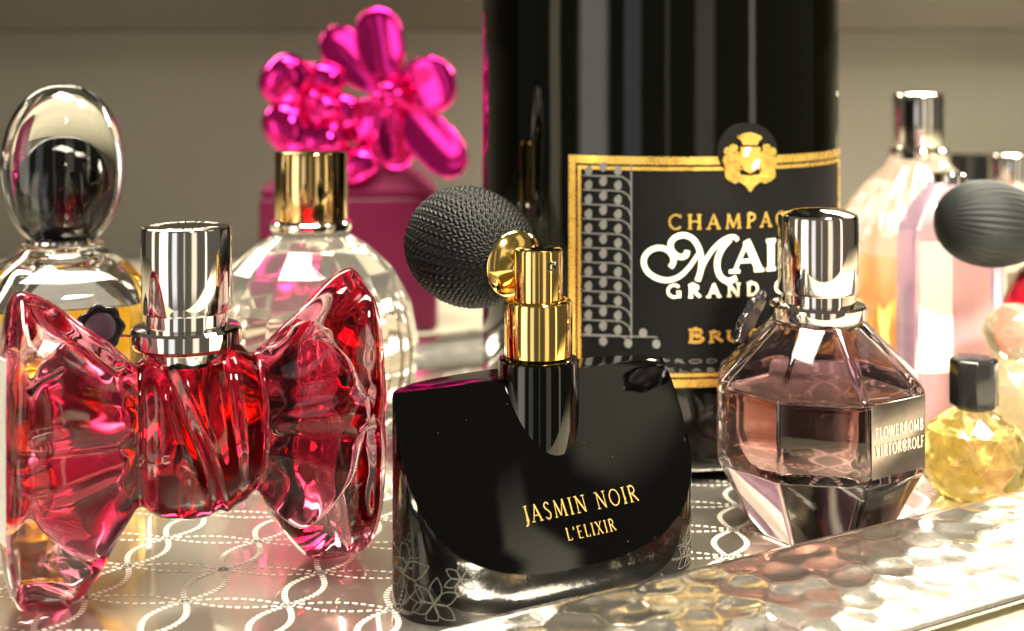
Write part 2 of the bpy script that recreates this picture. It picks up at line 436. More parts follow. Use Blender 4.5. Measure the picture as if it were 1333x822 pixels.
# ================================================================== TRAY
TA = R_(30.0)
TX0, TX1, TY0, TY1 = -0.235, 0.30, 0.0, 0.255       # inner top edge of the rim, tray coordinates
P0 = Vector((0.1071, 0.3382))
dv = Vector((math.cos(TA), math.sin(TA))); nv = Vector((-math.sin(TA), math.cos(TA)))
def tray_w(x, y): p = P0 + dv * x + nv * y; return (p.x, p.y)
tcx, tcy = (TX0 + TX1) / 2, (TY0 + TY1) / 2
cw = tray_w(tcx, tcy)
tray = thing('serving_tray', 'long polished steel tray with hammered rim and looped dashed engraving under the bottles', 'tray', (cw[0], cw[1], 0), TA)
def round_rect(hx, hy, r, step=None, nper=None):
    """closed outline; points with outward normals, constant count for a given base size"""
    out = []
    for (sx, sy, a0) in ((1, 1, 0), (-1, 1, 90), (-1, -1, 180), (1, -1, 270)):
        c = Vector((sx * (hx - r), sy * (hy - r)))
        for i in range(17):
            a = R_(a0 + 90 * i / 16)
            out.append((c + Vector((math.cos(a), math.sin(a))) * r, Vector((math.cos(a), math.sin(a)))))
    # straight runs
    res = []
    for i in range(len(out)):
        p, nn = out[i]; q, n2 = out[(i + 1) % len(out)]
        res.append((p, nn))
        d = (q - p).length
        if (i + 1) % 17 == 0:
            k = int(d / .0014)
            for j in range(1, k): res.append((p.lerp(q, j / k), nn))
    return res
hx, hy = (TX1 - TX0) / 2, (TY1 - TY0) / 2
outline = round_rect(hx, hy, 0.030)
prof = [(-.0150, .0), (-.0125, .0004), (-.0100, .0014), (-.0075, .0032), (-.0050, .0056), (-.0028, .0080), (-.0010, .0096), (0.0006, .0101)]
for i in range(1, 31):
    o_ = .0006 + .0375 * i / 30
    prof.append((o_, .0101 - .0058 * (i / 30) ** 1.3))
ntop = len(prof)
prof += [(.0390, .0036), (.0388, .0028), (.0376, .0026), (.0200, .0064), (.0010, .0080), (-.0030, .0062), (-.0120, -.0012), (-.0150, -.0014)]
rr = random.Random(3)
jit = {}
def cellpt(i, j):
    if (i, j) not in jit: jit[(i, j)] = (rr.uniform(-.26, .26), rr.uniform(-.22, .22), rr.uniform(.55, 1.25))
    a = jit[(i, j)]
    return ((i + (.5 if j % 2 else 0) + a[0]) * .0112, (j + .5 + a[1]) * .0074, a[2])
def hammer(s, o):
    j0 = int(math.floor(o / .0074)); best = 9; bs = 1
    for j in (j0 - 1, j0, j0 + 1):
        i0 = int(round(s / .0112 - (.5 if j % 2 else 0)))
        for i in (i0 - 1, i0, i0 + 1):
            x, y, a = cellpt(i, j)
            d = ((s - x) / .0112) ** 2 + ((o - y) / .0082) ** 2
            if d < best: best = d; bs = a
    return (best - .18) * .0017 * bs
bm = bmesh.new()
rings = []
s = 0.0
prev = None
for p, nn in outline:
    if prev is not None: s += (p - prev).length
    prev = p
    ring = []
    for i, (o_, z) in enumerate(prof):
        if i < ntop and o_ > .001:
            z += hammer(s, o_) * sm(o_, .001, .005) * (1 - sm(o_, .034, .038))
        q = p + nn * o_
        ring.append((q.x, q.y, z))
    rings.append(ring)
from_grid(bm, rings, True, closed_loop=True)
obj('hammered_rim', bm, M['rim'], tray, ang=70)
bm = bmesh.new()
foot = [p - nn * .0148 for p, nn in outline]
top = [bm.verts.new((p.x, p.y, 0)) for p in foot]; bot = [bm.verts.new((p.x, p.y, -.0014)) for p in foot]
bm.faces.new(top); bm.faces.new(list(reversed(bot)))
for i in range(len(top)):
    k = (i + 1) % len(top); bm.faces.new((top[i], bot[i], bot[k], top[k]))
obj('base_plate', bm, M['tray'], tray)
# engraved chains of dashes
bm = bmesh.new()
N0 = Vector((-0.0720, 0.3260)); VA = Vector((0.0245, -0.0022)); VB = Vector((0.0047, 0.0195))
inv = tray.matrix_world.inverted()
def dash(p, t, ln, wd):
    n2 = Vector((-t.y, t.x))
    q = []
    for sx, sy in ((-1, -.75), (-.75, -1), (.75, -1), (1, -.75), (1, .75), (.75, 1), (-.75, 1), (-1, .75)):
        w = p + t * (sx * ln / 2) + n2 * (sy * wd / 2)
        q.append(inv @ Vector((w.x, w.y, 0.00012)))
    c = (q[0] + q[4]) / 2
    if abs(c.x) > hx - .0155 or abs(c.y) > hy - .0155: return
    bm.faces.new([bm.verts.new(v) for v in q])
for i in range(-12, 22):
    for j in range(-9, 24):
        n0 = N0 + VA * i + VB * j
        for V, amp, nd, wd, gap in ((VA, .0024, 12, .00085, .60), (VB, .0043, 15, .00145, .66)):
            Ln = V.length; t0 = V / Ln; s0 = Vector((-t0.y, t0.x))
            for sg in (-1, 1):
                for k in range(nd):
                    f = (k + .5) / nd
                    off = amp * math.sin(PI * f) * sg
                    sl = amp * PI * math.cos(PI * f) * sg / Ln
                    t = (t0 + s0 * sl).normalized()
                    dash(n0 + V * f + s0 * off, t, Ln / nd * gap * math.sqrt(1 + sl * sl), wd)
o = obj('dashed_engraving', bm, M['dash'], tray, smooth=False); o['kind'] = 'stuff'

# ================================================================== CHAMPAGNE BOTTLE
CB = at(856.5, 300, 0.455); CB.z = 0
CR = 0.0612
bottle = thing('champagne_bottle', 'large dark champagne bottle with black and gold label', 'bottle', CB)
bm = revolve([(0, .004), (.020, .006), (.046, .0015), (.052, .0), (.058, .001), (CR - .0008, .004), (CR, .008), (CR, .06), (CR, .12), (CR, .185), (CR - .001, .195), (CR - .005, .21), (.048, .235), (.034, .262), (.024, .285), (.0195, .31), (.0175, .34), (.0175, .36)], 128)
vs = [v for v in bm.verts if abs(v.co.z - .36) < 1e-6]
bm.faces.new(sorted(vs, key=lambda v: math.atan2(v.co.y, v.co.x)))
obj('glass_body', bm, M['wine'], bottle, ang=60)
bm = revolve([(.0178, .30), (.0205, .302), (.0196, .33), (.0186, .352), (.0215, .354), (.0215, .364), (.019, .372), (.010, .376), (0, .377)], 48)
obj('foil_capsule', bm, M['gold_dark'], bottle)
e0 = Vector((-CB.x, -CB.y, 0)).normalized(); e1 = Vector((-e0.y, e0.x, 0))
if e1.x < 0: e1 = -e1
LC = R_(26.5)
def on_label(s_, z, k=0, base=.00035):
    th = LC + s_ / CR
    r = CR + base + k * 4e-6
    v = (e0 * math.cos(th) + e1 * math.sin(th)) * r
    return Vector((v.x, v.y, z))
def lab(px, py):
    lo, hi = -1.35, 1.35
    D = math.hypot(CB.x, CB.y)
    for _ in range(40):
        th = (lo + hi) / 2
        if CR * math.sin(th) / (D - CR * math.cos(th)) < (px - 860) / F: lo = th
        else: hi = th
    Zs = CB.y - CR * math.cos(th)
    return (CR * (th - LC), CAMH - (py - HZ) / F * Zs)
LH = -lab(745, 330)[0]; LZ0, LZ1 = .0290, .0985
def band(bm, s0, s1, z0, z1, base, n=40):
    rings = [[on_label(s0 + (s1 - s0) * i / n, z, 0, base) for z in (z0, z1)] for i in range(n + 1)]
    from_grid(bm, rings, False)
bm = bmesh.new()
def plate(bm, s0, s1, z0, z1, b0, b1, n=48):
    rings = [[on_label(s0 + (s1 - s0) * i / n, z, 0, b) for z, b in ((z0, b0), (z0, b1), (z1, b1), (z1, b0))] for i in range(n + 1)]
    from_grid(bm, rings, True, True, True)
plate(bm, -LH, LH, LZ0, LZ1, .00002, .00016)
label = obj('label', bm, M['label'], bottle)
bm = bmesh.new()
for w, i0, k in ((.0024, .0, 0), (.0011, .0031, 1)):
    a, b, c, d = -LH + i0, LH - i0, LZ0 + i0, LZ1 - i0
    plate(bm, a, b, d - w, d, .00017, .00030); plate(bm, a, b, c, c + w, .00017, .00030)
    plate(bm, a, a + w, c + w, d - w, .00017, .00030, 3); plate(bm, b - w, b, c + w, d - w, .00017, .00030, 3)
obj('gold_border', bm, M['foil'], label)
# vine pattern
bm = bmesh.new(); k = 0
cols = [771, 790, 809]
rows = [222 + 18.9 * i for i in range(12)]
for y in rows:
    for ci, x in enumerate(cols):
        yy = y + (-4 if ci == 1 else 1)
        pts = [lab(x + 5.2 * math.cos(a) * (1 + .12 * math.sin(3 * a + x)), yy + 6.2 * math.sin(a) * (1 + .15 * math.cos(2 * a + y))) for a in [2 * PI * q / 9 for q in range(9)]]
        fill(bm, pts, on_label, k); k += 1
    pts = [(763, y + 7), (780, y + 8), (800, y + 8), (814, y + 9), (822, y + 14), (825.5, y + 22)]
    ribbon(bm, [lab(*p) for p in pts], .00042, on_label, k); k += 1
ribbon(bm, [lab(826, y) for y in range(214, 445, 12)], .00045, on_label, k); k += 1
for x, y in ((790, 446), (822, 448), (841, 434), (858, 448)):
    fill(bm, [lab(x + 5.4 * math.cos(a), y + 6.2 * math.sin(a)) for a in [2 * PI * q / 9 for q in range(9)]], on_label, k); k += 1
ribbon(bm, [lab(x, 439) for x in range(763, 862, 8)], .0004, on_label, k)
obj('vine_pattern', bm, M['vine'], label, recalc=False)
# lettering
def lab_text(name, text, pxa, pya, pxb, h_px, mat, **kw):
    bm = bmesh.new()
    s0, z0 = lab(pxa, pya)
    s1 = pxb if isinstance(pxb, float) else lab(pxb, pya)[0]
    h = h_px / F * (CB.y - CR)
    write(bm, text, h, on_label, s0, s1, z0, **kw)
    return obj(name, bm, mat, label, recalc=False)
sC = lab(873, 298)[0]
lab_text('lettering', 'CHAMPAGNE', 873, 299, -sC, 20, M['foil'], T=.17, t=.10, track=.30)
sG = lab(871, 389)[0]
lab_text('lettering', 'GRAND CRU', 871, 388, -sG, 18, M['cream'], T=.21, t=.13, track=.36)
lab_text('lettering', 'BRUT RESERVE', 898, 446, .042, 18.5, M['foil'], T=.20, t=.12, track=.10, small=.80)
lab_text('lettering', 'PRODUIT DE FRANCE', 862, 473, .042, 5.0, M['fine'], T=.14, t=.10, track=.15, serif=False)
lab_text('lettering', 'ELABORE EN FRANCE', 870, 484, .042, 4.4, M['fine'], T=.14, t=.10, track=.15, serif=False)
bm = bmesh.new()
cpx = lambda p: lab(830 + p[0] / 3.915, 260 + p[1] / 3.915)
def pen(pts, w, k, grow=None):
    q = [cpx(p) for p in catmull_2(pts)]
    wm = w / 3.915 / F * (CB.y - CR)
    ribbon(bm, q, (lambda s_: wm * (grow(s_) if grow else 1)), on_label, k)
pen([(180, 345), (196, 312), (180, 270), (140, 247), (95, 252), (58, 280), (46, 325), (68, 372), (115, 402), (170, 410), (225, 390), (275, 340), (322, 268)], 27, 1, lambda s_: 1.0 if s_ < .7 else 1.0 - .3 * (s_ - .7) / .3)
pen([(264, 258), (255, 284), (222, 290), (190, 266), (180, 228), (200, 195), (245, 180), (290, 197), (320, 242), (334, 300), (330, 360), (314, 412)], 28, 2)
pen([(316, 408), (345, 325), (392, 250), (445, 200), (492, 184), (514, 202)], 22, 3)
pen([(476, 196), (432, 252), (412, 320), (425, 382), (465, 410), (508, 392)], 30, 4)
sA, zA = cpx((482, 372))
write(bm, 'AILLY', 163 / 3.915 / F * (CB.y - CR), on_label, sA, .040, zA + .0002, T=.22, t=.10, track=.06, lift=8)
obj('lettering', bm, M['cream'], label, recalc=False)
# crest: dark tab, crown, shield with supporters
bm = bmesh.new()
c7 = lambda x, y: lab(925 + x / 7.47, 150 + y / 7.47)
tab = [c7(360 + 282 * math.cos(a), 345 + 275 * math.sin(a)) for a in [2 * PI * q / 40 for q in range(40)]]
vt = [bm.verts.new(on_label(x, y, 0, .00042)) for x, y in tab]; vb = [bm.verts.new(on_label(x, y, 0, .00004)) for x, y in tab]
bm.faces.new(vt)
for i in range(40):
    kk = (i + 1) % 40; bm.faces.new((vt[i], vt[kk], vb[kk], vb[i]))
crest = obj('crest', bm, M['label'], bottle)
on_crest = lambda x, y, k=0: on_label(x, y, k, .00055)
def emboss(name, polys, mat, lo=.00044, hi=.0009):
    bm = bmesh.new()
    for n_, pl in enumerate(polys):
        q = [c7(*p) for p in pl]
        a = [bm.verts.new(on_label(x, y, n_, hi)) for x, y in q]; b = [bm.verts.new(on_label(x, y, 0, lo)) for x, y in q]
        bm.faces.new(a)
        for i in range(len(q)):
            kk = (i + 1) % len(q); bm.faces.new((a[i], a[kk], b[kk], b[i]))
    return obj(name, bm, mat, crest, smooth=False)
def blob(x, y, rx, ry, n=10): return [(x + rx * math.cos(2 * PI * i / n), y + ry * math.sin(2 * PI * i / n)) for i in range(n)]
emboss('crown', [[(310, 285), (300, 250), (262, 215), (290, 195), (320, 178), (380, 162), (435, 178), (470, 192), (495, 215), (460, 250), (450, 285)]], M['foil'])
emboss('shield', [[(290, 305), (470, 305), (478, 460), (430, 530), (380, 560), (325, 530), (282, 460)]], M['foil'], hi=.00105)
emboss('shield_bend', [[(330, 310), (385, 310), (350, 395), (315, 390)], [(430, 430), (460, 420), (455, 500), (390, 530), (392, 490)]], M['silver_ink'], lo=.0010, hi=.00118)
sup = []
for sg in (-1, 1):
    f = lambda x: 380 + sg * x
    for x, y, rx, ry in ((155, 315, 42, 40), (205, 350, 40, 45), (180, 400, 45, 48), (225, 440, 28, 52), (190, 490, 50, 40), (210, 560, 28, 55), (150, 560, 60, 50), (120, 430, 35, 90)):
        sup.append(blob(f(x), y, rx, ry))
emboss('supporter_beasts', sup, M['foil'], hi=.00080)
emboss('scroll', [[(160, 590), (270, 570), (380, 580), (490, 570), (590, 590), (580, 625), (520, 655), (470, 640), (420, 680), (380, 740), (335, 680), (280, 640), (235, 660), (165, 620)]], M['foil'], hi=.00098)

# ================================================================== BLACK ATOMISER BOTTLE
BA = R_(30.0)
BC = Vector((0.0088, 0.3195, 0))
bb = thing('atomiser_bottle', 'black half-moon perfume bottle with gold sprayer and net-covered squeeze bulb', 'perfume bottle', BC, BA)
a_, b_ = .0400, .0165
def foot_pt(ph, ex=2.7):
    c, s_ = math.cos(ph), math.sin(ph)
    return Vector((a_ * math.copysign(abs(c) ** (2 / ex), c), b_ * math.copysign(abs(s_) ** (2 / ex), s_)))
ZT = .0490
bm = bmesh.new()
NP = 192
rings = []
for z in (0, .016, .033, ZT): rings.append([(foot_pt(2 * PI * i / NP).x, foot_pt(2 * PI * i / NP).y, z) for i in range(NP)])
from_grid(bm, rings, True, True, True)
PZ0, PY0 = .0088, -b_
PSL = .0225 / (ZT - PZ0)          # y gained per metre of height on the slanted face
pn = Vector((0, -1, PSL)).normalized()
bmesh.ops.bisect_plane(bm, geom=bm.verts[:] + bm.edges[:] + bm.faces[:], plane_co=(0, PY0, PZ0), plane_no=pn, clear_outer=True)
bd = [e for e in bm.edges if len(e.link_faces) == 1]
bmesh.ops.edgenet_fill(bm, edges=bd)
bmesh.ops.recalc_face_normals(bm, faces=bm.faces)
es = [e for e in bm.edges if len(e.link_faces) == 2 and e.calc_face_angle(0) > R_(22)]
bmesh.ops.bevel(bm, geom=es, offset=.0005, offset_type='OFFSET', segments=3, profile=.5, affect='EDGES', clamp_overlap=True)
obj('body', bm, M['black'], bb, ang=28)
NCY = .0062                      # neck axis
bm = revolve([(0, .030), (.0101, .030), (.0101, .0523), (.0098, .0530), (.0088, .0534), (0, .0534)], 56, cx=.0010, cy_=NCY)
nz = [v for v in bm.verts]
obj('neck', bm, M['black'], bb)
bm = revolve([(0, .0534), (.0080, .0534), (.0085, .0540), (.0085, .0668), (.0082, .0674), (.0075, .0677), (.0064, .0677), (0, .0677)], 56, cx=.0010, cy_=NCY)
obj('sprayer_collar', bm, M['gold'], bb)
bm = revolve([(0, .0677), (.0061, .0677), (.0061, .0796), (.0059, .0802), (.0053, .0805), (0, .0806)], 56, cx=.0010, cy_=NCY)
spray = obj('sprayer_head', bm, M['gold'], bb)
# nozzle faces right-front in the world
wdir = Vector((.52, -.85, 0)).normalized()
ld = Matrix.Rotation(-BA, 3, 'Z') @ wdir
Mz = Matrix.Translation((.0010 + ld.x * .0061, NCY + ld.y * .0061, .0765)) @ ld.to_track_quat('Z', 'Y').to_matrix().to_4x4()
bm = transform(revolve([(0, -.0012), (.0014, -.0012), (.0014, .0003), (.0011, .0006), (.0007, .0003), (.0006, -.0003), (0, -.0003)], 24), Mz)
obj('nozzle', bm, M['black_plastic'], spray)
# squeeze bulb
tip_w = Vector((.0, .0, 0))
bdir_w = Vector((-.58, .80, .10)).normalized()
bd_l = Matrix.Rotation(-BA, 3, 'Z') @ bdir_w
s_attach = Vector((.0010, NCY, .0742)) + bd_l * .0050
Qb = bd_l.to_track_quat('Z', 'Y').to_matrix().to_4x4()
Mb = Matrix.Translation(s_attach) @ Qb
bm = transform(revolve([(0, 0), (.0022, 0), (.0024, .0008), (.0034, .0018), (.0064, .0034), (.0084, .0044), (.0087, .0049), (.0082, .0056), (0, .0058)], 48), Mb)
obj('bulb_cone', bm, M['gold'], bb)
BL, BR = .0200, .0153
bm = bmesh.new()
NCOL, NROW = 38, 29
nth, nu = NCOL * 9, NROW * 8
rings = []
for i in range(nu + 1):
    u = .10 + (PI - .16) * i / nu
    ring = []
    for j in range(nth):
        th = 2 * PI * j / nth
        z = -math.cos(u) * BL
        r = math.sin(u) ** .92 * BR * (1.0 - .05 * math.cos(u))
        p = th * NCOL / (2 * PI); fx = p - math.floor(p) - .5
        q = NROW * (u / PI) + abs(fx) * 1.3 + .5 * (math.floor(p) % 2)
        hgt = (.5 + .5 * math.cos(2 * PI * q)) * max(0.0, math.cos(PI * fx)) ** .6
        dn = hgt * .00085 * min(1, math.sin(u) * 1.6)
        ring.append((math.cos(th) * (r + dn), math.sin(th) * (r + dn), z + BL + .0052))
    rings.append(ring)
from_grid(bm, rings, True, True, True)
obj('net_bulb', transform(bm, Mb), M['knit'], bb, ang=80)
# lettering on the slanted face
fy = Vector((0, PSL, 1)).normalized()
f0 = Vector((0, PY0, PZ0))
def on_face(x, y, k=0): return f0 + Vector((x, 0, 0)) + fy * y - Vector((0, 1, -PSL)).normalized() * (.00006 + k * 3e-6)
bm = bmesh.new()
write(bm, 'JASMIN NOIR', .0040, on_face, -.0128, .0196, .0118, T=.11, t=.055, track=.18)
obj('lettering', bm, M['goldtext'], bb, recalc=False)
bm = bmesh.new()
write(bm, "L'ELIXIR", .0029, on_face, -.0028, .0110, .0062, T=.12, t=.06, track=.2)
obj('lettering', bm, M['goldtext'], bb, recalc=False)
# etched petal outlines on the lower curved sides
tab_ph = [PI + (2 * PI) * i / 2000 for i in range(2001)]
ln = [0.0]; pp = foot_pt(tab_ph[0])
for ph in tab_ph[1:]:
    q = foot_pt(ph); ln.append(ln[-1] + (q - pp).length); pp = q
def on_side(s_, z, k=0):
    i = min(range(0, 2001, 4), key=lambda i_: abs(ln[i_] - s_))
    i = min(max(i, 1), 1999)
    lo = i
    while lo > 0 and ln[lo] > s_: lo -= 1
    while lo < 1999 and ln[lo + 1] < s_: lo += 1
    f = (s_ - ln[lo]) / max(1e-9, ln[lo + 1] - ln[lo])
    p = foot_pt(tab_ph[lo]).lerp(foot_pt(tab_ph[lo + 1]), f)
    t = (foot_pt(tab_ph[min(lo + 8, 2000)]) - foot_pt(tab_ph[max(lo - 8, 0)])).normalized()
    n2 = Vector((t.y, -t.x))
    q = p + n2 * (.00005 + k * 2e-6)
    return Vector((q.x, q.y, z))
bm = bmesh.new(); k = 0
def flower(s0, z0, rad, pet, k):
    for i in range(pet):
        a = 2 * PI * i / pet + .4
        for sg in (-1, 1):
            pts = []
            for q in range(13):
                f = q / 12
                x = rad * f; y = sg * rad * .24 * math.sin(PI * f)
                X = s0 + x * math.cos(a) - y * math.sin(a); Z = z0 + x * math.sin(a) + y * math.cos(a)
                pts.append((X, max(.0012, min(Z, .017))))
            ribbon(bm, pts, .00022, on_side, k); k += 1
    return k
total = ln[1000]
for s0, z0, rad in ((.002, .010, .0085), (.011, .005, .006), (.017, .0105, .004), (total - .003, .0085, .0085), (total - .014, .0035, .005)):
    k = flower(s0, z0, rad, 6, k)
obj('etched_petals', bm, M['etch'], bb, recalc=False)['kind'] = 'stuff'

# ================================================================== BOW BOTTLE
WA = R_(26.0)
WC = Vector((-0.0775, 0.3200, 0))
bow = thing('bow_bottle', 'pink and red glass perfume bottle shaped like a tied bow with silver cap', 'perfume bottle', WC, WA)
BWL = .0463
RIDGES = [(90, .13, 17), (110, .022, 6), (146, .022, 7), (128, .055, 13), (163, .085, 15), (205, .07, 16), (243, .06, 14), (272, .11, 18), (318, .07, 18), (358, .07, 18), (40, .07, 18)]
def bow_r(u, th, k_pleat=1.0, ph0=0.0):
    s_ = abs(u) / BWL
    side = 1 if u > 0 else -1
    kn = 1 - sm(s_, .24, .36)
    # envelopes
    Hk = .0218 * (1 - .42 * (min(s_, .36) / .36) ** 3)
    Dk = .0150 * (1 - .45 * (min(s_, .36) / .36) ** 3)
    f = sm(s_, .30, .93)
    f = .5 * f + .5 * max(0.0, min(1.0, (s_ - .30) / .60))
    if math.sin(th) < 0: f = f + (sm(s_, .24, .66) - f) * sm(-math.sin(th), 0, .6)
    Hl = .0172 + .0168 * f
    Dl = .0102 + .0080 * sm(s_, .30, .80)
    end = 1.0
    e0_ = .85
    if s_ > e0_: end = max(0.0, 1 - ((s_ - e0_) / (1 - e0_)) ** 2.6) ** (1 / 2.2)
    H = Hk * kn + Hl * (1 - kn); D = Dk * kn + Dl * (1 - kn)
    ex = 2.25 if s_ < .3 else 2.25 + .9 * f
    c, s2 = math.cos(th), math.sin(th)
    r = 1.0 / ((abs(c) / D) ** ex + (abs(s2) / H) ** ex) ** (1 / ex)
    # pleats fan out from the knot
    deg = (math.degrees(th) + ph0) % 360
    tw = 10 * math.sin(3.0 * s_ * side + 1.0)
    pl = 0.0
    for idx, (a, amp, w) in enumerate(RIDGES):
        aa = a + tw * (.6 + .4 * math.sin(idx * 2.1 + side)) + side * 4 * math.sin(idx * 1.7)
        d = (deg - aa + 180) % 360 - 180
        pl += amp * math.exp(-(d / w) ** 2)
    amp_s = (sm(s_, .31, .46) if ph0 == 0.0 else sm(s_, .44, .60)) * (1 - .45 * sm(s_, .70, .95))
    r *= 1 + (pl * 1.7 - .10) * amp_s * k_pleat
    # crease lines on the knot
    if s_ < .34 and ph0 == 0.0:
        fall = 1 - sm(s_, .22, .33)
        for (x0, sl, am, wd, g0) in ((-.0030, .0058, .12, .0019, 180), (.0068, .0016, .06, .0020, 180), (.002, .004, .08, .0018, 0)):
            d = (deg - g0 + 180) % 360 - 180
            x = x0 + sl * (d / 60.0)
            r *= 1 - k_pleat * am * fall * math.exp(-((u - x) / wd) ** 2) * math.exp(-(d / 75.0) ** 2)
            r *= 1 + k_pleat * am * .5 * fall * math.exp(-((u - x - .0024) / .0016) ** 2) * math.exp(-(d / 75.0) ** 2)
    return r, end
def bow_mesh(scale, umax, kp, nu=200, nth=220):
    rings = []
    for i in range(nu + 1):
        w = -math.cos(PI * i / nu)
        w = w * .55 + .45 * (2 * i / nu - 1)
        w = max(-.9985, min(.9985, w))
        u = w * BWL
        ring = []
        for j in range(nth):
            th = 2 * PI * j / nth
            r, end = bow_r(u, th, kp, 0.0 if scale == 1 else 14.0)
            r *= end
            if scale != 1:
                s_ = abs(w)
                off = .0016 + .0072 * sm(s_, .3, .6)
                r = max(r * .35, r - off) if r > 0 else r
                if s_ > .45: r *= max(.02, 1 - ((s_ - .45) / .55) ** 2.2) ** .6
            ring.append((u * umax, r * math.cos(th), r * math.sin(th)))
        rings.append(ring)
    bm = bmesh.new()
    from_grid(bm, rings, True, True, True)
    return bm
bm = bow_mesh(1, 1.0, 1.0)
zmin = min(v.co.z for v in bm.verts)
BZ = -zmin + .0001
# the bow rests on the lower edge of both lobes
transform(bm, Matrix.Translation((0, 0, BZ)))
obj('glass_body', bm, M['bow_glass'], bow, ang=80)
bm = bow_mesh(.7, .93, 1.0, 180, 170)
transform(bm, Matrix.Translation((0, 0, BZ)))
obj('liquid', bm, M['bow_liquid'], bow, ang=80)
CXO = -.0022
ktop = BZ + .0203
bm = revolve([(0, ktop - .004), (.0098, ktop - .004), (.0104, ktop - .001), (.0127, ktop), (.0132, ktop + .0006), (.0132, ktop + .0040), (.0126, ktop + .0047), (.0108, ktop + .0049), (.0098, ktop + .0051), (0, ktop + .0051)], 64, cx=CXO)
obj('collar', bm, M['chrome'], bow)
bm = revolve([(0, ktop + .0049), (.0099, ktop + .0049), (.0099, ktop + .0084), (0, ktop + .0084)], 56, cx=CXO)
obj('neck_ring', bm, M['chrome'], bow)
bm = revolve(cap_profile(.0108, ktop + .0082, ktop + .0291, .0006), 64, cx=CXO)
cap = obj('cap', bm, M['chrome'], bow)
bm = bmesh.new()
G = font(.2, .14, False)
txt = 'VIKTOR&ROLF BONBON'
ang = R_(160); k = 0
ztop = ktop + .0291 + .00005
def arc_text(bm, text, rad, h, a0, a1, cx, cy2, z):
    G = font(.2, .14, False); W = sum(G[c][0] + .12 for c in text); x = 0; k = 0
    for ch in text:
        adv, st = G[ch]
        for pts, w in st:
            q = []
            for p in densify(pts, .2):
                a = a0 + (a1 - a0) * (x + p[0]) / W
                rr_ = rad - p[1] * h
                q.append((cx + rr_ * math.cos(a), cy2 + rr_ * math.sin(a)))
            ribbon(bm, q, w * h, lambda X, Y, K: Vector((X, Y, z + K * 2e-6)), k); k += 1
        x += adv + .12
arc_text(bm, 'VIKTOR&ROLF', .0088, .0022, R_(10), R_(170), CXO, 0, ztop)
arc_text(bm, 'BONBON', .0088, .0022, R_(220), R_(320), CXO, 0, ztop)
obj('lettering', bm, M['cap_text'], cap, recalc=False)
# hanging black seal with a wire to the neck
def seal(parent, Ms, R0=.0055):
    bm = bmesh.new()
    n = 64
    prof_ = [(0, -.0009), (.95, -.0009), (1.0, -.0004), (1.0, .0004), (.93, .0010), (.80, .0009), (.74, .0003), (0, .0002)]
    revolve([(r * R0, z) for r, z in prof_], n, fr=lambda a, z: 1 + .07 * math.cos(7 * a) , bm=bm)
    o_ = obj('wax_seal', transform(bm, Ms), M['seal'], parent, ang=50)
    bm = revolve([(0, .0002), (.66 * R0, .0002), (.66 * R0, .0005), (.5 * R0, .0007), (0, .0008)], 32)
    obj('seal_face', transform(bm, Ms), M['seal_face'], o_)
    return o_
ivw = bow.matrix_world.inverted()
sp = ivw @ at(131, 427, .318)
sd = (Matrix.Rotation(-WA, 3, 'Z') @ Vector((.25, -.95, .18))).normalized()
seal(bow, Matrix.Translation(sp) @ sd.to_track_quat('Z', 'Y').to_matrix().to_4x4())
bm = tube([ivw @ at(155, 437, .319), ivw @ at(170, 438, .3195), ivw @ at(186, 436, .320)], .00035, 8)
obj('seal_wire', bm, M['chrome'], bow)
# paper label on the end of the lobe
bm = bmesh.new()
rings = []
for i in range(9):
    z = BZ - .0175 + .041 * i / 8
    rings.append([(-.0473, -.0040, z), (-.0450, -.0146, z), (-.0447, -.0144, z), (-.0470, -.0039, z)])
from_grid(bm, rings, True, True, True)
obj('label', bm, M['paper'], bow)

# ================================================================== FACETED PERFUME (octagonal gem)
FBp = at(1065, 300, .356); FBp.z = 0
fb = thing('gem_bottle', 'octagonal mauve glass perfume bottle with silver cap and engraved plaque', 'perfume bottle', FBp, -0.19)
ROT8 = R_(-90 + 22.5)
OR = .0291
bm = prism_stack([(.0185, 0), (OR, .0205), (OR, .0410), (.0128, .0572)], 8, ROT8)
bevel_sharp(bm, .0011, 3, 15)
obj('glass_body', bm, M['smoke'], fb, ang=14)
bm = prism_stack([(.0225, .0190), (.0252, .0215), (.0252, .0385)], 8, ROT8)
bevel_sharp(bm, .0012, 2, 15)
obj('liquid', bm, M['brown_liquid'], fb, ang=14)
bm = prism_stack([(.0250, .0388), (.0248, .0400), (.0105, .0545)], 8, ROT8)
bevel_sharp(bm, .0008, 2, 15)
obj('inner_space', bm, M['mauve_air'], fb, ang=14)
bm = revolve([(0, .0560), (.0118, .0560), (.0128, .0572), (.0130, .0578), (.0130, .0606), (.0124, .0613), (.0105, .0616), (0, .0616)], 56)
obj('collar', bm, M['rose_gold'], fb)
bm = revolve([(0, .0614), (.0100, .0614), (.0100, .0642), (0, .0642)], 48)
obj('neck_ring', bm, M['rose_gold'], fb)
bm = revolve(cap_profile(.0108, .0640, .0858, .0012, .0016), 64)
obj('cap', bm, M['rose_gold'], fb)
